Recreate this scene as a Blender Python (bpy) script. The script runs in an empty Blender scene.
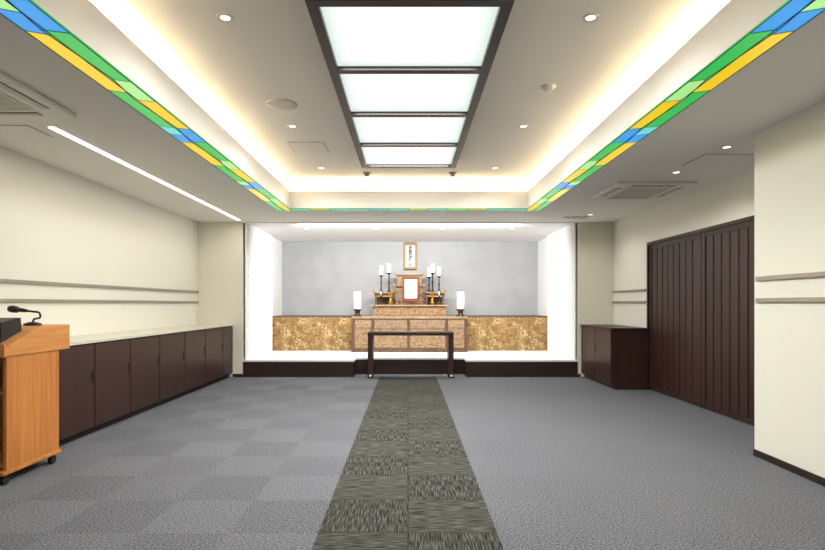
import bpy, bmesh, math
from mathutils import Vector
S=bpy.context.scene
S.view_settings.view_transform='Standard'
S.view_settings.look='None'
S.view_settings.exposure=0.1
COL=S.collection

# ---------------- materials ----------------
def lin(c):
    return tuple((v/255/12.92 if v/255<=.04045 else ((v/255+.055)/1.055)**2.4) for v in c)+(1,)
def N(nt,t,**k):
    n=nt.nodes.new(t)
    for a,b in k.items():
        if a=='inp':
            for i,v in b.items(): n.inputs[i].default_value=v
        else: setattr(n,a,b)
    return n
def mat(name,c,rough=.6,var=.06,scale=8,bump=0,metal=0,stretch=(1,1,1),c2=None,emis=0,emc=None,detail=4,contrast=None,coat=0):
    m=bpy.data.materials.new(name); m.use_nodes=True
    nt=m.node_tree; b=nt.nodes['Principled BSDF']
    tc=N(nt,'ShaderNodeTexCoord'); mp=N(nt,'ShaderNodeMapping')
    mp.inputs['Scale'].default_value=stretch
    nt.links.new(tc.outputs['Object'],mp.inputs['Vector'])
    nz=N(nt,'ShaderNodeTexNoise'); nz.inputs['Scale'].default_value=scale; nz.inputs['Detail'].default_value=detail
    nt.links.new(mp.outputs[0],nz.inputs['Vector'])
    cr=N(nt,'ShaderNodeValToRGB'); a=lin(c)
    if c2: lo,hi=a,lin(c2)
    else:
        lo=tuple(v*(1-var) for v in a[:3])+(1,); hi=tuple(min(1,v*(1+var)) for v in a[:3])+(1,)
    r=contrast or (.3,.7)
    cr.color_ramp.elements[0].position=r[0]; cr.color_ramp.elements[1].position=r[1]
    cr.color_ramp.elements[0].color=lo; cr.color_ramp.elements[1].color=hi
    nt.links.new(nz.outputs[0],cr.inputs[0]); nt.links.new(cr.outputs[0],b.inputs['Base Color'])
    b.inputs['Roughness'].default_value=rough; b.inputs['Metallic'].default_value=metal
    b.inputs['Coat Weight'].default_value=coat
    if bump:
        bp=N(nt,'ShaderNodeBump'); bp.inputs['Strength'].default_value=bump; bp.inputs['Distance'].default_value=.01
        nt.links.new(nz.outputs[0],bp.inputs['Height']); nt.links.new(bp.outputs[0],b.inputs['Normal'])
    if emis:
        b.inputs['Emission Strength'].default_value=emis
        if emc: b.inputs['Emission Color'].default_value=lin(emc)
        else: nt.links.new(cr.outputs[0],b.inputs['Emission Color'])
    return m
def mth(nt,op,a,b=None,c=None):
    n=N(nt,'ShaderNodeMath',operation=op)
    for i,v in enumerate((a,b,c)):
        if v is None: continue
        if isinstance(v,(int,float)): n.inputs[i].default_value=v
        else: nt.links.new(v,n.inputs[i])
    return n.outputs[0]
def mixc(nt,f,a,b):
    n=N(nt,'ShaderNodeMix',data_type='RGBA')
    for i,v in ((0,f),(6,a),(7,b)):
        if isinstance(v,(int,float,tuple)): n.inputs[i].default_value=v
        else: nt.links.new(v,n.inputs[i])
    return n.outputs[2]

M={}
M['wall']=mat('cream_wallpaper',(229,226,214),.85,.02,120,.05)
M['wallb']=mat('cream_wallpaper_back',(227,222,206),.85,.02,120,.05)
M['ceil']=mat('ceiling_paint',(236,233,227),.9,.01,60,.02)
M['ceilu']=mat('upper_ceiling_paint',(240,237,231),.9,.01,60,.02)
M['white']=mat('white_satin',(232,232,230),.5,.02,20)
M['alc']=mat('alcove_white',(246,246,245),.7,.01,20)
M['curt']=mat('white_curtain',(244,243,242),.85,.02,90,.1)
M['gray']=mat('gray_plaster',(172,174,176),.8,.1,2.2,.05,c2=(184,186,188),detail=8)
M['dark']=mat('dark_walnut',(52,29,23),.42,.2,6,.05,stretch=(1,1,.06),detail=6)
M['darkh']=mat('dark_walnut_frame',(42,26,22),.4,.2,6,.05,stretch=(.1,.1,1))
M['groove']=mat('dark_groove',(16,10,9),.7,.1,9)
M['top']=mat('worktop_cream',(208,202,186),.35,.03,30)
M['steel']=mat('brushed_steel',(160,152,140),.4,.08,60,.05,metal=.5,stretch=(1,.02,1))
M['wood']=mat('oak_lectern',(176,106,46),.42,.1,5,.05,stretch=(6,6,.35),c2=(202,134,68),detail=8)
M['woodtop']=mat('oak_lectern_top',(190,122,60),.4,.1,5,.05,stretch=(6,.4,6),c2=(210,146,82),detail=8)
M['black']=mat('black_plastic',(18,18,19),.45,.1,30)
M['rubber']=mat('black_rubber',(20,20,20),.7,.1,30)
M['altar']=mat('altar_wood',(122,98,76),.45,.2,14,.3,c2=(168,142,114),detail=8)
M['altard']=mat('altar_wood_dark',(80,58,42),.45,.2,14,.3,c2=(116,88,64),detail=8)
M['altarf']=mat('altar_carved_relief',(122,94,68),.5,.2,26,.8,c2=(186,156,120),detail=8)
M['rose']=mat('rosewood',(98,42,24),.35,.15,12,.1,c2=(136,66,40))
M['goldm']=mat('gold_metal',(200,150,60),.3,.1,30,metal=.8)
M['bronze']=mat('dark_bronze',(52,34,26),.35,.1,30,metal=.3)
M['paper']=mat('white_paper',(244,242,238),.8,.02,40,emis=.1)
M['silk']=mat('brown_gold_brocade',(150,118,70),.7,.2,90,.2,c2=(196,166,110))
M['ink']=mat('black_ink',(20,18,16),.8,.1,40)
M['lampw']=mat('lamp_shade_white',(255,248,238),.6,.02,10,emis=1.3)
M['ceilwhite']=mat('fixture_white',(232,229,220),.5,.02,40)
M['louver']=mat('fixture_louver',(206,202,192),.5,.02,40)
M['slot']=mat('fixture_slot_gray',(130,127,120),.7,.02,40)
M['lens']=mat('downlight_lens',(255,246,228),.5,.02,30,emis=3)
M['led']=mat('led_line',(255,250,236),.5,.02,30,emis=4)
M['lead']=mat('lead_came',(26,28,22),.6,.1,30)
for k,c in dict(g=(54,182,84),h=(30,150,70),y=(232,196,30),b=(30,146,224),w=(166,226,140),t=(100,206,204)).items():
    M['sg_'+k]=mat('stained_glass_'+k,tuple(int(v*.3) for v in c),.3,.1,5,emis=1.0,emc=c)
def panel_mat():
    m=bpy.data.materials.new('luminous_panel'); m.use_nodes=True; nt=m.node_tree; b=nt.nodes['Principled BSDF']
    tc=N(nt,'ShaderNodeTexCoord'); s=N(nt,'ShaderNodeSeparateXYZ'); nt.links.new(tc.outputs['Generated'],s.inputs[0])
    def edge(o): return mth(nt,'SUBTRACT',1.,mth(nt,'POWER',mth(nt,'ABSOLUTE',mth(nt,'MULTIPLY',mth(nt,'SUBTRACT',o,.5),2.)),6.))
    f=mth(nt,'MULTIPLY',edge(s.outputs[0]),edge(s.outputs[1]))
    c=mixc(nt,f,lin((206,222,214)),lin((252,254,252)))
    nt.links.new(c,b.inputs['Emission Color']); b.inputs['Emission Strength'].default_value=1.05
    b.inputs['Base Color'].default_value=(.02,.02,.02,1)
    return m
M['panel']=panel_mat()
def goldpanel():
    m=bpy.data.materials.new('gold_marble_panel'); m.use_nodes=True; nt=m.node_tree; b=nt.nodes['Principled BSDF']
    tc=N(nt,'ShaderNodeTexCoord')
    nz=N(nt,'ShaderNodeTexNoise',inp={'Scale':5.,'Detail':3.})
    nt.links.new(tc.outputs['Object'],nz.inputs['Vector'])
    ad=N(nt,'ShaderNodeMixRGB',blend_type='ADD',inp={0:.25}); nt.links.new(tc.outputs['Object'],ad.inputs[1]); nt.links.new(nz.outputs['Color'],ad.inputs[2])
    v=N(nt,'ShaderNodeTexVoronoi',inp={'Scale':13.}); nt.links.new(ad.outputs[0],v.inputs['Vector'])
    cr=N(nt,'ShaderNodeValToRGB'); e=cr.color_ramp.elements
    e[0].color=lin((142,108,64)); e[1].color=lin((200,174,126)); x=e.new(.5); x.color=lin((172,138,88))
    sp=N(nt,'ShaderNodeSeparateColor'); nt.links.new(v.outputs['Color'],sp.inputs[0]); nt.links.new(sp.outputs[0],cr.inputs[0])
    v2=N(nt,'ShaderNodeTexVoronoi',feature='DISTANCE_TO_EDGE',inp={'Scale':13.}); nt.links.new(ad.outputs[0],v2.inputs['Vector'])
    f=mth(nt,'LESS_THAN',v2.outputs['Distance'],.05)
    o=mixc(nt,f,cr.outputs[0],lin((124,90,50)))
    nt.links.new(o,b.inputs['Base Color']); b.inputs['Roughness'].default_value=.4
    return m
M['gold']=goldpanel()
def floor_mat():
    m=bpy.data.materials.new('carpet_tiles'); m.use_nodes=True; nt=m.node_tree; b=nt.nodes['Principled BSDF']
    g=N(nt,'ShaderNodeNewGeometry'); s=N(nt,'ShaderNodeSeparateXYZ'); nt.links.new(g.outputs['Position'],s.inputs[0])
    X,Y=s.outputs[0],s.outputs[1]
    tx=mth(nt,'FLOOR',mth(nt,'MULTIPLY',X,2.04)); ty=mth(nt,'FLOOR',mth(nt,'MULTIPLY',Y,2.0))
    par=mth(nt,'PINGPONG',mth(nt,'ADD',tx,ty),1.)
    left=mth(nt,'LESS_THAN',X,0)
    nz=N(nt,'ShaderNodeTexNoise',inp={'Scale':95.,'Detail':3.}); nt.links.new(g.outputs['Position'],nz.inputs['Vector'])
    nf=N(nt,'ShaderNodeTexNoise',inp={'Scale':.8,'Detail':1.}); nt.links.new(g.outputs['Position'],nf.inputs['Vector'])
    wn=N(nt,'ShaderNodeTexWhiteNoise',noise_dimensions='2D'); cx=N(nt,'ShaderNodeCombineXYZ'); nt.links.new(tx,cx.inputs[0]); nt.links.new(ty,cx.inputs[1]); nt.links.new(cx.outputs[0],wn.inputs['Vector'])
    amt=mth(nt,'ADD',mth(nt,'MULTIPLY',left,.065),.008)
    k=mth(nt,'MULTIPLY',mth(nt,'SUBTRACT',par,.5),amt)
    k=mth(nt,'ADD',k,mth(nt,'MULTIPLY',mth(nt,'SUBTRACT',wn.outputs['Value'],.5),mth(nt,'ADD',mth(nt,'MULTIPLY',left,.05),.015)))
    k=mth(nt,'ADD',k,mth(nt,'MULTIPLY',mth(nt,'SUBTRACT',nz.outputs[0],.5),2.4))
    k=mth(nt,'ADD',k,mth(nt,'MULTIPLY',mth(nt,'SUBTRACT',nf.outputs[0],.5),.08))
    k=mth(nt,'ADD',k,.49)
    o=mixc(nt,k,lin((48,50,56)),lin((136,137,143)))
    nt.links.new(o,b.inputs['Base Color']); b.inputs['Roughness'].default_value=.95; b.inputs['Specular IOR Level'].default_value=.1
    return m
M['floor']=floor_mat()
def runner_mat():
    m=bpy.data.materials.new('striped_carpet_tiles'); m.use_nodes=True; nt=m.node_tree; b=nt.nodes['Principled BSDF']
    g=N(nt,'ShaderNodeNewGeometry'); s=N(nt,'ShaderNodeSeparateXYZ'); nt.links.new(g.outputs['Position'],s.inputs[0])
    X,Y=s.outputs[0],s.outputs[1]
    tx=mth(nt,'FLOOR',mth(nt,'MULTIPLY',X,2.0)); ty=mth(nt,'FLOOR',mth(nt,'MULTIPLY',Y,2.0))
    par=mth(nt,'PINGPONG',mth(nt,'ADD',tx,ty),1.)
    outs=[]
    for sc in ((150,9,1),(9,170,1)):
        mp=N(nt,'ShaderNodeMapping'); mp.inputs['Scale'].default_value=sc; nt.links.new(g.outputs['Position'],mp.inputs['Vector'])
        nz=N(nt,'ShaderNodeTexNoise',inp={'Scale':1.,'Detail':1.}); nt.links.new(mp.outputs[0],nz.inputs['Vector'])
        outs.append(nz.outputs[0])
    a=mth(nt,'MULTIPLY',outs[0],par); c=mth(nt,'MULTIPLY',outs[1],mth(nt,'SUBTRACT',1.,par))
    v=mth(nt,'ADD',a,c)
    cr=N(nt,'ShaderNodeValToRGB'); e=cr.color_ramp.elements; e[0].position=.4; e[1].position=.68
    e[0].color=lin((38,38,36)); e[1].color=lin((104,103,95)); nt.links.new(v,cr.inputs[0])
    dk=mixc(nt,mth(nt,'MULTIPLY',par,.15),cr.outputs[0],lin((26,26,26)))
    sx=mth(nt,'GREATER_THAN',mth(nt,'ABSOLUTE',mth(nt,'SUBTRACT',mth(nt,'FRACT',mth(nt,'MULTIPLY',Y,2.)),.5)),.492)
    sy=mth(nt,'GREATER_THAN',mth(nt,'ABSOLUTE',mth(nt,'SUBTRACT',mth(nt,'FRACT',mth(nt,'MULTIPLY',X,2.)),.5)),.492)
    dk=mixc(nt,mth(nt,'MULTIPLY',mth(nt,'MAXIMUM',sx,sy),.5),dk,lin((20,20,20)))
    nt.links.new(dk,b.inputs['Base Color']); b.inputs['Roughness'].default_value=.95; b.inputs['Specular IOR Level'].default_value=.1
    return m
M['runner']=runner_mat()

# ---------------- builders ----------------
def link(o,parent=None,label=None,cat=None,group=None,kind=None):
    COL.objects.link(o)
    if parent is not None:
        o.parent=parent; o.location=Vector(o.location)-wloc(parent)
    if label:o['label']=label
    if cat:o['category']=cat
    if group:o['group']=group
    if kind:o['kind']=kind
    return o
def wloc(o):
    v=Vector(o.location)
    while o.parent: o=o.parent; v=v+Vector(o.location)
    return v
def mk(name,bm,mats,loc=(0,0,0),smooth=False,**k):
    me=bpy.data.meshes.new(name); bmesh.ops.recalc_face_normals(bm,faces=bm.faces[:])
    bm.to_mesh(me); bm.free()
    for m in (mats if isinstance(mats,(list,tuple)) else [mats]): me.materials.append(M[m] if isinstance(m,str) else m)
    if smooth:
        for p in me.polygons:p.use_smooth=True
    o=bpy.data.objects.new(name,me); o.location=loc
    return link(o,**k)
def addbox(bm,x0,x1,y0,y1,z0,z1,mi=0,bev=0):
    r=bmesh.ops.create_cube(bm,size=1); vs=r['verts']
    for v in vs: v.co=Vector(((x0+x1)/2+v.co.x*(x1-x0),(y0+y1)/2+v.co.y*(y1-y0),(z0+z1)/2+v.co.z*(z1-z0)))
    fs=set(f for v in vs for f in v.link_faces)
    for f in fs:f.material_index=mi
    if bev:
        es=list(set(e for v in vs for e in v.link_edges))
        bmesh.ops.bevel(bm,geom=es,offset=bev,segments=2,affect='EDGES',profile=.5)
def box(name,x0,x1,y0,y1,z0,z1,m,bev=0,extra=(),**k):
    cx,cy,cz=(x0+x1)/2,(y0+y1)/2,z0
    bm=bmesh.new(); addbox(bm,x0-cx,x1-cx,y0-cy,y1-cy,0,z1-z0,0,bev)
    for e in extra:
        addbox(bm,e[0]-cx,e[1]-cx,e[2]-cy,e[3]-cy,e[4]-cz,e[5]-cz,e[6] if len(e)>6 else 0,e[7] if len(e)>7 else 0)
    return mk(name,bm,m,(cx,cy,cz),**k)
def addlathe(bm,prof,n=24,ox=0,oy=0,oz=0,mi=0):
    rings=[]
    for r,z in prof:
        if r<1e-5: rings.append([bm.verts.new((ox,oy,oz+z))])
        else: rings.append([bm.verts.new((ox+r*math.cos(2*math.pi*i/n),oy+r*math.sin(2*math.pi*i/n),oz+z)) for i in range(n)])
    for a,b in zip(rings,rings[1:]):
        for i in range(n):
            j=(i+1)%n
            if len(a)==1 and len(b)==1: continue
            if len(a)==1: f=bm.faces.new((a[0],b[i],b[j]))
            elif len(b)==1: f=bm.faces.new((a[i],a[j],b[0]))
            else: f=bm.faces.new((a[i],a[j],b[j],b[i]))
            f.material_index=mi
def lathe(name,prof,loc,m,n=24,**k):
    bm=bmesh.new(); addlathe(bm,prof,n); return mk(name,bm,m,loc,smooth=True,**k)
def extr(name,poly,axis,a0,a1,m,loc=(0,0,0),**k):
    bm=bmesh.new()
    def P(p,a): return {'x':(a,p[0],p[1]),'y':(p[0],a,p[1]),'z':(p[0],p[1],a)}[axis]
    A=[bm.verts.new(Vector(P(p,a0))-Vector(loc)) for p in poly]; B=[bm.verts.new(Vector(P(p,a1))-Vector(loc)) for p in poly]
    bm.faces.new(A); bm.faces.new(B[::-1])
    for i in range(len(poly)):
        j=(i+1)%len(poly); bm.faces.new((A[i],B[i],B[j],A[j]))
    return mk(name,bm,m,loc,**k)
def tube(bm,pts,r,n=10,mi=0):
    pts=[Vector(p) for p in pts]; rings=[]
    for i,p in enumerate(pts):
        d=(pts[min(i+1,len(pts)-1)]-pts[max(i-1,0)]).normalized()
        u=d.cross(Vector((0,1,0)) if abs(d.y)<.9 else Vector((1,0,0))).normalized(); w=d.cross(u)
        rr=r[i] if isinstance(r,(list,tuple)) else r
        rings.append([bm.verts.new(p+u*rr*math.cos(2*math.pi*k/n)+w*rr*math.sin(2*math.pi*k/n)) for k in range(n)])
    for a,b in zip(rings,rings[1:]):
        for k in range(n): f=bm.faces.new((a[k],a[(k+1)%n],b[(k+1)%n],b[k])); f.material_index=mi
    bm.faces.new(rings[0][::-1]); bm.faces.new(rings[-1])
def root(name,loc,label,cat,group=None):
    o=bpy.data.objects.new(name,None); o.location=loc; o.empty_display_size=.1
    return link(o,label=label,cat=cat,group=group)
def st(name,*a,**k): return box(name,*a,kind='structure',**k)

ZL,ZM,ZU=2.65,2.90,3.10
XL,XR,XN=-3.6,3.51,2.86
YB,YA=9.42,12.35
AL,AR=-2.83,2.91
# ---------------- shell ----------------
st('floor',XL-.1,XR+.1,-3.1,YA+.1,-.1,0,'floor')
st('wall_left',XL-.1,XL,-3,YB,0,ZU,'wall')
st('wall_back_left',XL-.1,AL,YB,YB+.12,0,ZU,'wallb')
st('wall_back_right',AR,XR+.1,YB,YB+.12,0,ZU,'wallb')
st('wall_right',XR,XR+.1,8.08,YB,0,ZU,'wall',extra=[(XR,XR+.1,4.54,8.08,2.15,ZU)])
st('wall_right_projecting',XN,XR+.1,-3,4.54,0,ZU,'wall')
st('wall_front',XL-.1,XR+.1,-3.1,-3,0,ZU,'wall')
st('wall_alcove_left',AL-.1,AL,YB+.12,YA,0,2.78,'alc')
st('wall_alcove_right',AR,AR+.1,YB+.12,YA,0,2.78,'alc')
st('wall_alcove_back',AL-.1,AR+.1,YA,YA+.1,0,2.78,'gray')
st('ceiling_alcove',AL,AR,YB,YA,ZL,ZL+.13,'alc')
CI,CJ,CB=-1.73,1.75,8.02
st('ceiling_soffit',XL,CI,-3,YB,ZL,ZM,'ceil',extra=[(CJ,XR,-3,YB,ZL,ZM),(CI,CJ,CB,YB,ZL,ZM),(CI,CJ,-3,-1,ZL,ZM),
   (XL,CI-.27,-3,YB,ZM,ZU),(CJ+.27,XR,-3,YB,ZM,ZU),(CI-.27,CJ+.27,CB+.27,YB,ZM,ZU)])
st('ceiling_upper',XL-.1,XR+.1,-3.1,YB+.12,ZU,ZU+.1,'ceilu')
st('trim_1',AL,AR,YB-.012,YB,ZL-.012,ZL,'white')
# baseboards
st('baseboard_right',XN-.01,XN,-3,4.54,0,.055,'darkh')
st('baseboard_back',-3.0,AL,YB-.01,YB,0,.055,'darkh',extra=[(AR,2.955,YB-.01,YB,0,.055)])
st('baseboard_left',XL,XL+.01,-3,4.6,0,.055,'darkh')
# doors
for i,(a,b) in enumerate(((6.61,8.04),(5.16,6.6),(4.56,5.15))):
    ex=[(3.525,3.55,a,a+.07,.01,2.11,0,.003),(3.525,3.55,b-.07,b,.01,2.11,0,.003),(3.53,3.55,a+.07,b-.07,2.05,2.11),(3.53,3.55,a+.07,b-.07,.01,.06)]
    a2,b2=a+.07,b-.07; n=max(3,round((b2-a2)/.16)); w=(b2-a2)/n
    for k in range(n): ex.append((3.536,3.55,a2+k*w+.01,a2+(k+1)*w-.01,.06,2.05,0,.004))
    st('door_%d'%(i+1),3.55,3.58,a,b,.01,2.11,['dark'],extra=ex)
st('trim_2',3.505,3.60,8.04,8.08,0,2.15,'darkh',extra=[(3.505,3.60,4.54,8.04,2.11,2.15)])
# wall rails
def rail(x0,x1,y0,y1,z):
    r=root('wall_rail',((x0+x1)/2,(y0+y1)/2,z),'long brushed steel guard rail fixed along the wall','rail','wall guard rails')
    box('rail_bar',x0,x1,y0,y1,z-.018,z+.018,'steel',.003,parent=r)
for z in (1.455,1.28):
    rail(XL,XL+.02,.6,YB-.01,z); rail(XR-.02,XR,8.1,YB-.01,z); rail(XN-.02,XN,.4,4.5,z)
# ---------------- runner ----------------
rn=box('carpet_runner',-.49,.485,-2.5,YB-.02,0,.004,'runner',label='dark striped carpet tiles forming a centre aisle',cat='carpet')
# ---------------- left cabinets ----------------
def cabinet(y0,y1,doors,xf,xw,side,group,label):
    r=root('storage_cabinet',((xf+xw)/2,(y0+y1)/2,0),label,'cabinet',group)
    d=1 if xf>xw else -1
    lo,hi=sorted((xf-d*.022,xw)); g=.002
    tl,th=sorted((xf-d*.06,xw))
    box('cabinet_body',lo,hi,y0+g,y1-g,.06,.88,'groove' if d>0 else 'dark',extra=[(tl,th,y0+g,y1-g,0,.06,0)],parent=r)
    for a,b in zip(doors,doors[1:]):
        l2,h2=sorted((xf-d*.022,xf))
        dr=box('door',l2,h2,a+.006,b-.006,.075,.865,'dark',.003,parent=r)
        l3,h3=sorted((xf,xf+d*.006))
        box('handle',l3,h3,b-.05,b-.035,.5,.62,'groove',.001,parent=dr)
    return r
lab='dark walnut low storage cabinet along the cream wall'
for ds in ((8.92,YB),(7.4,8.16,8.92),(5.95,6.65,7.4),(4.62,5.27,5.95)):
    cabinet(ds[0],ds[-1],ds,-3.0,XL+.001,1,'low wall cabinets',lab)
box('worktop',XL,-2.985,4.61,YB-.001,.88,.907,'top',.003,label='long cream worktop over the dark low cabinets',cat='worktop')
cabinet(8.02,YB,(8.03,8.72,YB-.01),2.96,XR-.001,-1,None,'dark walnut storage cabinet standing next to the sliding doors')
box('worktop',2.945,XR,8.0,YB-.001,.88,.9,'darkh',.003,label='dark wooden top over the cabinet near the sliding doors',cat='worktop')
# ---------------- stage ----------------
RX0,RX1,RY=-.93,1.0,9.78
def U(e): return [(AL+.001,YB-e),(RX0+e,YB-e),(RX0+e,RY-e),(RX1-e,RY-e),(RX1-e,YB-e),(AR-.001,YB-e),(AR-.001,YA-.004),(AL+.001,YA-.004)]
r=root('stage_platform',(0,11,0),'low raised altar stage with dark riser and white top','stage')
extr('riser',U(0),'z',0,.262,'darkh',parent=r)
extr('stage_top',U(.012),'z',.262,.29,'white',parent=r,label='white laminate stage top')
SZ=.29
# curtains
for x,d in ((AL,1),(AR,-1)):
    bm=bmesh.new(); n=200; prev=None
    for i in range(n+1):
        y=YB+.02+(11.3-YB-.02)*i/n; xx=x+d*(.035+.020*math.sin(i*.75)+.006*math.sin(i*.37))
        a=bm.verts.new((xx,y,SZ+.005)); b=bm.verts.new((xx,y,ZL))
        if prev: bm.faces.new((prev[0],a,b,prev[1]))
        prev=(a,b)
    mk('curtain',bm,'curt',smooth=True,label='white pleated curtain covering the alcove side wall',cat='curtain',group='alcove side curtains')
# gold counters
for x0,x1 in ((AL+.002,-1.13),(1.19,AR-.002)):
    r=root('altar_counter',((x0+x1)/2,11.85,SZ),'low counter faced with mottled gold marble panels','counter','gold altar counters')
    box('counter_body',x0,x1,11.37,YA-.004,SZ,.98,'white',parent=r)
    n=2; w=(x1-x0)/n
    for i in range(n): box('front_panel',x0+i*w+.002,x0+(i+1)*w-.002,11.35,11.37,SZ,.98,'gold',.002,parent=r)
    box('counter_top',x0,x1,11.34,YA-.004,.98,1.0,'altard',.003,parent=r,label='thin brown wooden counter top')
# central altar cabinet
CX=.03
r=root('altar_base_cabinet',(CX,11.6,SZ),'carved brown wooden altar base cabinet on the white stage','altar')
F=10.98
box('cabinet_body',CX-1.15,CX+1.15,F,YA-.006,SZ,.955,'altar',.004,parent=r)
box('cabinet_top',CX-1.158,CX+1.158,F-.03,YA-.005,.955,1.0,'altarf',.008,parent=r)
box('plinth',CX-1.155,CX+1.155,F-.025,F,SZ,.36,'altard',.006,parent=r)
for px in (-1.12,-.74,-.02+.0,.74,1.12):
    box('post',CX+px-.03,CX+px+.03,F-.018,F,.36,.955,'altard',.004,parent=r)
def carved(x0,x1,z0,z1,par,y,nm='carved_panel',n=3):
    bm=bmesh.new(); cx=(x0+x1)/2; cz=(z0+z1)/2; w=x1-x0; h=z1-z0
    addbox(bm,-w/2,w/2,-.006,0,0,h)
    addbox(bm,-w/2,w/2,-.014,-.006,0,.02); addbox(bm,-w/2,w/2,-.014,-.006,h-.02,h)
    for i in range(n):
        ax=-w/2+w*(i+.5)/n; R=min(w/n*.4,h*.34)
        pts=[(ax+R*math.cos(t*math.pi/8),-.01,h/2+R*math.sin(t*math.pi/8)) for t in range(17)]
        tube(bm,pts,.009,6)
        tube(bm,[(ax-R*.7,-.01,h/2-R*.7),(ax,-.012,h/2),(ax+R*.7,-.01,h/2+R*.7)],.008,6)
        tube(bm,[(ax-R*.7,-.01,h/2+R*.7),(ax,-.012,h/2),(ax+R*.7,-.01,h/2-R*.7)],.008,6)
    return mk(nm,bm,'altarf',(cx,y,z0),parent=par)
carved(CX-1.09,CX-.77,.38,.75,r,F,n=1); carved(CX+.77,CX+1.09,.38,.75,r,F,n=1)
carved(CX-.7,CX-.05,.38,.72,r,F,n=2); carved(CX+.01,CX+.7,.38,.72,r,F,n=2)
for a,b in ((-1.09,-.77),(.77,1.09)):
    dr=box('drawer',CX+a,CX+b,F-.012,F,.78,.93,'altarf',.004,parent=r)
    lathe('knob',[(0,0),(.008,.003),(.012,.012),(0,.02)],(CX+(a+b)/2,F-.012-.012,.85),'goldm',12,parent=dr)
for k in range(4):
    a=-.7+k*.355
    dr=box('drawer',CX+a,CX+a+.33,F-.012,F,.76,.93,'altar',.004,parent=r)
    lathe('knob',[(0,0),(.008,.003),(.012,.012),(0,.02)],(CX+a+.165,F-.024,.84),'goldm',12,parent=dr)
# tiered altar: lower tier, two side stands and a central tower
def flare(name,x0,x1,y0,y1,z,par,th=.035,up=.05):
    n=14; poly=[]
    for i in range(n+1):
        t=i/n; e=abs(2*t-1); poly.append((x0+(x1-x0)*t,z+th+up*max(0,(e-.75)/.25)**2))
    bot=[(p[0],p[1]-th) for p in poly][::-1]
    o=extr(name,poly+bot,'y',y0,y1,'altarf',loc=((x0+x1)/2,(y0+y1)/2,z),parent=par)
    for sx,xx in ((-1,x0),(1,x1)):
        box('gold_fitting',*(sorted((xx,xx-sx*.03))),y0-.003,y0,z+up*.6,z+th*.6+up*.6,'goldm',parent=o)
    return o
A=root('altar_tier',(CX,11.7,1.0),'carved brown wooden altar tier on the base cabinet','altar')
box('lower_tier',CX-.74,CX+.74,11.25,12.1,1.0,1.2,'altar',.004,parent=A)
box('lower_shelf',CX-.82,CX+.82,11.2,12.12,1.2,1.235,'altarf',.006,parent=A)
carved(CX-.7,CX-.05,1.03,1.18,A,11.25,n=4); carved(CX+.05,CX+.7,1.03,1.18,A,11.25,n=4)
for sx in (-1,1):
    B=root('altar_side_stand',(CX+sx*.54,11.77,1.235),'small carved wooden stand with turned posts and curled shelf','altar stand','altar side stands')
    for lx in (.36,.7):
        for ly in (11.55,11.95):
            lathe('turned_post',[(0,0),(.03,0),(.03,.03),(.014,.06),(.024,.13),(.014,.2),(.03,.24),(0,.24)],(CX+sx*lx,ly,1.235),'altard',12,parent=B)
    a,b=sorted((CX+sx*.3,CX+sx*.78))
    flare('side_shelf',a,b,11.48,12.05,1.475,B,.03,.04)
    a,b=sorted((CX+sx*.33,CX+sx*.74)); carved(a,b,1.40,1.475,B,11.56,n=3)
    box('side_back_panel',a,b,11.9,11.93,1.235,1.475,'altard',.003,parent=B)
B=root('altar_tower',(CX,11.85,1.235),'carved brown wooden central altar tower with curled shelves','altar')
box('middle_tier',CX-.29,CX+.29,11.62,12.1,1.235,1.62,'altarf',.004,parent=B)
flare('upper_shelf',CX-.36,CX+.36,11.56,12.12,1.62,B,.03,.03)
box('upper_tier',CX-.26,CX+.26,11.75,12.1,1.65,1.86,'altar',.004,parent=B)
carved(CX-.25,CX+.25,1.68,1.84,B,11.75,n=3)
flare('crown_shelf',CX-.32,CX+.32,11.7,12.12,1.86,B,.03,.03)
# offering table + framed tablet
r=root('offering_stand',(.08,11.36,1.235),'small dark rosewood stand with curved legs on the altar','stand')
box('stand_top',-.22,.38,11.25,11.47,1.30,1.325,'rose',.004,parent=r)
for lx in (-.19,.33):
    for ly in (11.27,11.43):
        box('leg',lx,lx+.03,ly,ly+.03,1.235,1.3,'rose',.004,parent=r)
r=root('framed_certificate',(.06,11.38,1.325),'red-brown framed white paper standing on the small rosewood stand','picture frame')
fx0,fx1,fz0,fz1=-.115,.235,1.325,1.81
bm=bmesh.new()
for q in ((fx0,fx0+.045,fz0,fz1),(fx1-.045,fx1,fz0,fz1),(fx0+.045,fx1-.045,fz0,fz0+.045),(fx0+.045,fx1-.045,fz1-.045,fz1)):
    addbox(bm,q[0],q[1],11.365,11.4,q[2],q[3],0,.006)
mk('frame',bm,'rose',parent=r)
box('paper',fx0+.045,fx1-.045,11.38,11.39,fz0+.045,fz1-.045,'paper',parent=r)
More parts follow.
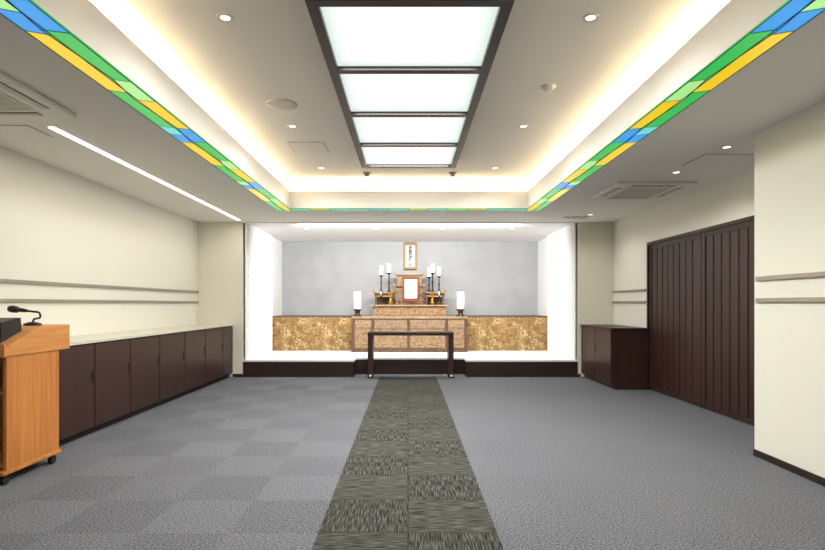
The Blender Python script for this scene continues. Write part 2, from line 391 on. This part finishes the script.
# candle lamps
def lamp(x,y,z,h,label):
    r=root('candle_lamp',(x,y,z),label,'lamp','altar candle lamps')
    lathe('stand',[(0,0),(.045,0),(.045,.015),(.018,.04),(.012,h*.4),(.022,h*.5),(.012,h*.58),(.012,h-.04),(.045,h-.02),(.045,h),(0,h)],(x,y,z),'bronze',16,parent=r)
    lathe('lamp_shade',[(0,h),(.036,h),(.038,h+.19),(0,h+.19)],(x,y,z),'lampw',16,parent=r)
    return r
L='slim bronze candlestick lamp with glowing white shade on the altar'
for x,y,z,h in ((-.57,11.7,1.505,.36),(-.41,11.85,1.505,.42),(.45,11.72,1.505,.33),(.53,11.86,1.505,.42),(.66,11.7,1.505,.34)):
    lamp(x,y,z,h,L)
for x in (-.56,.64):
    r=root('candlestick',(x,11.33,1.235),'dark bronze candlestick with white candle on the altar shelf','candlestick','small candlesticks')
    lathe('stand',[(0,0),(.045,0),(.03,.02),(.012,.05),(.02,.1),(.01,.16),(.035,.19),(0,.19)],(x,11.33,1.235),'bronze',16,parent=r)
    lathe('candle',[(0,.19),(.012,.19),(.01,.28),(0,.285)],(x,11.33,1.235),'paper',10,parent=r)
for x in (-.36,.50):
    r=root('lotus_ornament',(x,11.36,1.235),'gilded lotus flower ornament in a vase on the altar','ornament','gilded lotus ornaments')
    lathe('vase',[(0,0),(.03,0),(.045,.05),(.02,.1),(.028,.13),(0,.13)],(x,11.36,1.235),'goldm',16,parent=r)
    bm=bmesh.new()
    for k in range(5):
        a=(k-2)*.3; tube(bm,[(0,0,.12),(math.sin(a)*.04,0,.18),(math.sin(a)*.075,0,.18+.08*math.cos(a))],[.004,.008,.012],8)
    mk('flower',bm,'goldm',(x,11.36,1.235),parent=r)
for x in (-1.03,1.07):
    r=root('cylinder_lantern',(x,11.2,1.0),'tall glowing white cylindrical lantern with dark base','lantern','cylinder lanterns')
    lathe('base',[(0,0),(.085,0),(.085,.02),(.05,.04),(.05,.1),(.078,.12),(.078,.15),(0,.15)],(x,11.2,1.0),'bronze',28,parent=r)
    lathe('lamp_shade',[(0,.15),(.07,.15),(.07,.5),(.066,.505),(0,.505)],(x,11.2,1.0),'lampw',28,parent=r)
    lathe('cap',[(0,.505),(.072,.505),(.072,.515),(0,.517)],(x,11.2,1.0),'bronze',28,parent=r)
# scroll
r=root('hanging_scroll',(.05,YA,2.02),'hanging scroll with gold brocade border and black calligraphy','scroll')
box('mounting',-.11,.21,YA-.008,YA,2.02,2.62,'silk',parent=r)
box('paper',-.055,.155,YA-.012,YA-.008,2.08,2.56,'paper',parent=r)
bm=bmesh.new(); tube(bm,[(-.14,0,0),(.14,0,0)],.012); mk('roller',bm,'bronze',(.05,YA-.015,2.02),parent=r)
bm=bmesh.new(); tube(bm,[(-.13,0,0),(.13,0,0)],.008); mk('top_rod',bm,'bronze',(.05,YA-.012,2.62),parent=r)
cu=bpy.data.curves.new('calligraphy','FONT'); cu.body='\n'.join('南無阿弥陀仏'); cu.size=.088; cu.align_x='CENTER'; cu.align_y='CENTER'; cu.space_line=.85; cu.extrude=.0005; cu.offset=.002
to=bpy.data.objects.new('tmp_text',cu); COL.objects.link(to); bpy.context.view_layer.update()
me=bpy.data.meshes.new_from_object(to); bpy.data.objects.remove(to)
me.materials.clear(); me.materials.append(M['ink'])
o=bpy.data.objects.new('calligraphy',me); o.location=(.05,YA-.0135,2.32); o.rotation_euler=(math.pi/2,0,0); link(o,parent=r)
# incense table
r=root('incense_table',(.03,9.45,0),'dark brown wooden incense table with white foot tags','table')
tx0,tx1,ty0,ty1=-.68,.77,9.22,9.62
box('table_top',tx0,tx1,ty0,ty1,.72,.775,'darkh',.004,parent=r)
for x in (tx0+.002,tx1-.087):
    box('leg',x,x+.085,ty0+.03,ty1-.03,0.004,.72,'dark',.004,parent=r)
    box('foot_tag',x+.028,x+.062,ty0+.026,ty0+.03,.03,.06,'paper',parent=r,label='small white tag')
# ---------------- lectern ----------------
r=root('lectern',(-3.05,4.08,0),'orange oak lectern on black casters with sloped top','lectern')
lx0,lx1=-3.38,-2.76
for x in (lx0,lx1-.025): box('side_panel',x,x+.025,3.78,4.35,.1,.9,'wood',.002,parent=r)
box('front_panel',lx0+.025,lx1-.025,4.32,4.345,.1,.9,'wood',parent=r)
box('shelf',lx0+.025,lx1-.025,3.82,4.32,.62,.64,'wood',parent=r); box('bottom_panel',lx0+.025,lx1-.025,3.8,4.32,.12,.14,'wood',parent=r)
box('base_plate',lx0-.01,lx1+.01,3.74,4.37,.075,.1,'wood',.004,parent=r)
extr('top_case',[(3.76,.89),(4.47,.89),(4.47,1.085),(4.12,1.085),(3.76,.955)],'x',lx0-.01,lx1+.01,'woodtop',loc=(-3.06,4.1,.89),parent=r)
box('edge_lip',lx0-.01,lx1+.01,3.745,3.76,.885,.975,'woodtop',.003,parent=r)
for x in (lx0+.04,lx1-.03):
    for y in (3.8,4.31):
        bm=bmesh.new(); tube(bm,[(-.014,0,.033),(.014,0,.033)],.033,16); tube(bm,[(0,0,.05),(0,0,.077)],.012,8); mk('caster',bm,'rubber',(x,y,0),parent=r,smooth=False)
r=root('microphone',(-2.93,4.22,1.085),'black gooseneck microphone on the lectern','microphone')
lathe('base',[(0,0),(.06,0),(.06,.015),(.022,.028),(0,.028)],(-2.88,4.22,1.085),'black',24,parent=r)
pts=[(0,0,.025),(.012,0,.05)]+[(.03+.03*math.cos(t),0,.075+.03*math.sin(t)) for t in (-.6,-.2,.3,.8,1.3)]+[(0,-.004,.107),(-.03,-.006,.112)]
bm=bmesh.new(); tube(bm,pts,.008,8); mk('gooseneck',bm,'black',(-2.88,4.22,1.085),smooth=True,parent=r)
bm=bmesh.new(); e=Vector(pts[-1]); tube(bm,[e,e+Vector((-.03,-.004,.004)),e+Vector((-.07,-.01,.010)),e+Vector((-.072,-.01,.010)),e+Vector((-.11,-.014,.015)),e+Vector((-.135,-.016,.017)),e+Vector((-.142,-.016,.018))],[.01,.015,.017,.024,.028,.022,.008],14)
mk('microphone_head',bm,'black',(-2.88,4.22,1.085),smooth=True,parent=r)
# equipment box on sloped face
r=root('amplifier_box',(-3.06,3.9,1.05),'black equipment box resting on the lectern slope','equipment')
def slz(y): return .955+(y-3.76)*.13/.36+.001
P=[(3.82,slz(3.82)),(4.03,slz(4.03)),(4.02,1.15),(3.83,1.12)]
extr('case',P,'x',-3.3,-2.83,'black',loc=(-3.06,3.9,1.05),parent=r)
box('display',-3.25,-2.88,3.818,3.828,1.03,1.08,'slot',parent=r)
# ---------------- ceiling luminous panel ----------------
def area(name,loc,sx,sy,e,c,rot=(0,0,0),parent=None,spread=math.pi):
    l=bpy.data.lights.new(name,'AREA'); l.shape='RECTANGLE'; l.size=sx; l.size_y=sy; l.energy=e; l.color=c; l.spread=spread
    o=bpy.data.objects.new(name,l); o.location=loc; o.rotation_euler=rot; return link(o,parent=parent)
px0,px1=-.595,.615; ys=[3.17,4.15,5.12,6.1,7.08]
r=root('ceiling_light_panel',(0,5.1,ZU),'large luminous ceiling panel light in dark wooden grid frame','ceiling light')
bm=bmesh.new(); w=.07
addbox(bm,px0,px0+w,ys[0],ys[-1],3.0,ZU); addbox(bm,px1-w,px1,ys[0],ys[-1],3.0,ZU)
for i,y in enumerate(ys):
    a=y-w/2; a=max(ys[0],min(a,ys[-1]-w)); addbox(bm,px0+w,px1-w,a,a+w,3.0,ZU)
addbox(bm,px0-.015,px1+.015,ys[0]-.015,ys[-1]+.015,3.07,ZU)
mk('grid_frame',bm,'darkh',parent=r)
for a,b in zip(ys,ys[1:]):
    box('diffuser',px0+w,px1-w,a+w/2,b-w/2,3.03,3.05,'panel',parent=r)
    area('panel_lamp',(.01,(a+b)/2,3.02),1.0,.85,44,(.98,1,.98),(0,0,0),r)
# ---------------- stained glass ----------------
def glass(side,label):
    r=root('stained_glass_strip',{'l':(-1.84,3.5,ZL),'r':(1.87,3.5,ZL),'b':(0,8.12,ZL)}[side],label,'stained glass','ceiling stained glass strips')
    W=.215 if side!='b' else .16
    def P(u,t,z):
        if side=='l': return (CI-.008-t*W,u,z)
        if side=='r': return (CJ+.008+t*W,u,z)
        return (u,CB+.008+t*W,z)
    keys=['g','y','b','w','t','h']; bm=bmesh.new(); lead=bmesh.new()
    def poly(pts,k):
        vs=[bm.verts.new(P(u,t,ZL-.006)) for u,t in pts]; f=bm.faces.new(vs); f.material_index=keys.index(k)
        for (u0,t0),(u1,t1) in zip(pts,pts[1:]+pts[:1]):
            a=Vector(P(u0,t0,ZL-.008)); b=Vector(P(u1,t1,ZL-.008)); d=(b-a).normalized(); n=Vector((-d.y,d.x,0))*.0042
            q=[a+n,b+n,b-n,a-n]; top=[lead.verts.new(v) for v in q]; lead.faces.new(top)
    if side=='b':
        cols='gyghbgygwygh'; x=-1.73; w=3.475/12
        for i,k in enumerate(cols):
            a=x+i*w; b=a+w
            poly([(a,0),(b,0),(b,.45),(a,.45)],k); poly([(a,.45),(b,.45),(b,1),(a,1)],'t' if k in 'gh' else 'g')
    else:
        inner=[(.36,'b'),(.62,'g'),(.34,'w'),(.60,'y')]
        outer=[(.2,'t'),(.22,'b'),(.78,'y'),(.72,'g')]
        for c in range(4):
            s=.55+c*1.92
            u=s
            for i,(l,k) in enumerate(inner):
                e0=.42 if i%2==0 else .58; e1=.58 if i%2==0 else .42
                poly([(u,0),(u+l,0),(u+l-.04,e1),(u-.04,e0)],k); u+=l
            u=s-.04
            for i,(l,k) in enumerate(outer):
                if c%2 and k=='t': k='w'
                poly([(u,.5),(u+l,.5),(u+l-.05,1),(u-.05,1)],k); u+=l
    mk('glass_panes',bm,['sg_'+k for k in keys],parent=r)
    mk('lead_cames',lead,'lead',parent=r)
    if side=='l': b=(CI-.008-W-.006,CI-.002,.45,8.25)
    elif side=='r': b=(CJ+.002,CJ+.008+W+.006,.45,8.25)
    else: b=(CI,CJ,CB+.002,CB+.008+W+.006)
    box('backing_frame',b[0],b[1],b[2],b[3],ZL-.005,ZL,'sg_g',parent=r)
glass('l','glowing green, yellow and blue stained glass ceiling strip')
glass('r','glowing green, yellow and blue stained glass ceiling strip')
glass('b','glowing narrow mostly green stained glass ceiling strip above stage')
# ---------------- ceiling fixtures ----------------
def spot(parent,loc,e,ang=2.6,c=(1,.96,.9)):
    l=bpy.data.lights.new('downlight_spot','SPOT'); l.energy=e; l.spot_size=ang; l.spot_blend=.9; l.shadow_soft_size=.06; l.color=c
    o=bpy.data.objects.new('downlight_spot',l); o.location=loc; link(o,parent=parent)
def downlight(x,y,z,e):
    r=root('downlight',(x,y,z),'small round recessed downlight in the ceiling','downlight','ceiling downlights')
    lathe('trim_ring',[(.032,-.004),(.05,-.008),(.055,0),(.032,0),(.032,-.004)],(x,y,z),'ceilwhite',24,parent=r)
    lathe('lens',[(0,-.003),(.031,-.003),(.031,0),(0,0)],(x,y,z),'lens',20,parent=r)
    if e: spot(r,(x,y,z-.03),e)
for x,y in ((-1.18,3.55),(1.18,3.55),(-1.2,5.72),(1.2,5.72),(-1.18,7.48),(1.18,7.48),(-1.18,1.3),(1.18,1.3)):  # last pair is out of view overhead, added as fill light
    downlight(x,y,ZU,31)
for x,y in ((2.84,4.9),(2.85,5.84),(2.85,8.6),(-2.84,1.2),(2.1,2.5),(2.1,.6)): downlight(x,y,ZL,19)  # last three are unseen, added to fill the near end with light
for x,y in ((-1.9,10.3),(-.6,10.3),(.66,10.3),(1.95,10.3)): downlight(x,y,ZL,19)
def disc(name,x,y,z,prof,label,cat,m='ceilwhite'):
    r=root(name,(x,y,z),label,cat); lathe('cover',prof,(x,y,z),m,28,parent=r); return r
q=disc('ceiling_speaker',-1.17,5.09,ZU,[(0,-.012),(.12,-.012),(.14,-.006),(.145,0),(0,0)],'round ceiling speaker with perforated cover','speaker','louver')
q=disc('smoke_detector',1.19,4.67,ZU,[(0,-.045),(.035,-.042),(.05,-.02),(.065,-.012),(.065,0),(0,0)],'small round white smoke detector on the ceiling','smoke detector')
for x in (-.58,.63):
    disc('sprinkler_head',x,7.75,ZU,[(0,-.05),(.03,-.045),(.035,-.02),(.055,-.01),(.055,0),(0,0)],'small round ceiling sensor with dark dome','sensor','slot')
def hatch(x,y,z,w,d):
    r=root('access_hatch',(x,y,z),'square ceiling access hatch with thin gray frame','access hatch','ceiling hatches')
    box('hatch_frame',x-w/2,x+w/2,y-d/2,y+d/2,z-.003,z,'slot',parent=r)
    box('hatch_panel',x-w/2+.006,x+w/2-.006,y-d/2+.006,y+d/2-.006,z-.005,z-.003,'ceil',parent=r)
hatch(-1.17,6.5,ZU,.42,.45); hatch(3.0,5.35,ZL,.45,.45); hatch(-3.2,4.45,ZL,.45,.3)
r=root('ceiling_vent',(2.7,8.85,ZL),'small slotted ceiling air vent near the alcove','vent')
box('vent_frame',2.5,2.9,8.75,8.95,ZL-.012,ZL,'ceilwhite',.003,extra=[(2.52+.06*i,2.545+.06*i,8.77,8.93,ZL-.015,ZL-.012,1) for i in range(6)],parent=r)
r.children[0].data.materials.append(M['slot'])
def cassette(x,y):
    r=root('ceiling_air_conditioner',(x,y,ZL),'square four-way ceiling cassette air conditioner','air conditioner','ceiling air conditioners')
    h=.46; z=ZL
    box('fascia',x-h,x+h,y-h,y+h,z-.03,z,'ceilwhite',.012,parent=r)
    g=.27
    bm=bmesh.new()
    addbox(bm,-g,g,-g,g,-.036,-.03)
    for i in range(16): addbox(bm,-g+.02,g-.02,-g+.02+i*.0335,-g+.035+i*.0335,-.039,-.036,1)
    mk('intake_grille',bm,['ceilwhite','louver'],(x,y,z),parent=r)
    for dx,dy in ((1,0),(-1,0),(0,1),(0,-1)):
        cx,cy=x+dx*.36,y+dy*.36; a,b=(.03,.25) if dx else (.25,.03)
        lv=box('louver',cx-a,cx+a,cy-b,cy+b,z-.034,z-.03,'slot',parent=r)
        a2,b2=(.022,.24) if dx else (.24,.022)
        box('louver_blade',cx-a2,cx+a2,cy-b2,cy+b2,z-.038,z-.034,'louver',parent=lv)
cassette(-2.9,3.6); cassette(2.85,6.75)
# linear lights
rl=root('ceiling_linear_light',(-2.82,6.8,ZL),'long slim white linear light recessed in the ceiling','ceiling light')
box('diffuser',-2.845,-2.797,4.35,9.17,ZL-.006,ZL,'led',parent=rl)
r2=root('ceiling_linear_light',(0,9.65,ZL),'slim white linear light in the alcove ceiling','ceiling light')
box('diffuser',-1.94,1.99,9.63,9.66,ZL-.006,ZL,'led',parent=r2)
WARM=(1,.83,.57)
def cove(x0,x1,y0,y1,e,rot):
    r=root('cove_light',((x0+x1)/2,(y0+y1)/2,ZM),'warm white cove strip light hidden above the ceiling lip','cove light','cove lights')
    box('housing',x0,x1,y0,y1,ZM,ZM+.015,'ceilwhite',parent=r)
    area('cove_lamp',((x0+x1)/2,(y0+y1)/2,ZM+.04),x1-x0,y1-y0,e,WARM,rot,r)
T=math.radians(40)
cove(CI-.2,CI-.14,-.9,8.0,100,(0,math.pi-T,0)); cove(CJ+.14,CJ+.2,-.9,8.0,100,(0,math.pi+T,0)); cove(-1.7,1.7,CB+.14,CB+.2,38,(math.pi-T,0,0))
area('linear_lamp',(-2.82,6.76,ZL-.01),.04,4.8,20,(1,.96,.88),(0,0,0),rl)
area('alcove_lamp',(0.02,9.65,ZL-.02),3.9,.05,130,(1,.99,.98),(math.radians(62),0,0),r2)
# world
w=bpy.data.worlds.new('room_world'); S.world=w; w.use_nodes=True
w.node_tree.nodes['Background'].inputs[0].default_value=(1,.95,.88,1); w.node_tree.nodes['Background'].inputs[1].default_value=.3
# camera
cd=bpy.data.cameras.new('camera'); cam=bpy.data.objects.new('camera',cd); COL.objects.link(cam)
cam.location=(0,0,1.25); cam.rotation_euler=(math.pi/2,0,0); cd.sensor_width=36; cd.lens=24; cd.shift_x=4.5/825; cd.shift_y=29/825; cd.clip_start=.05
S.camera=cam
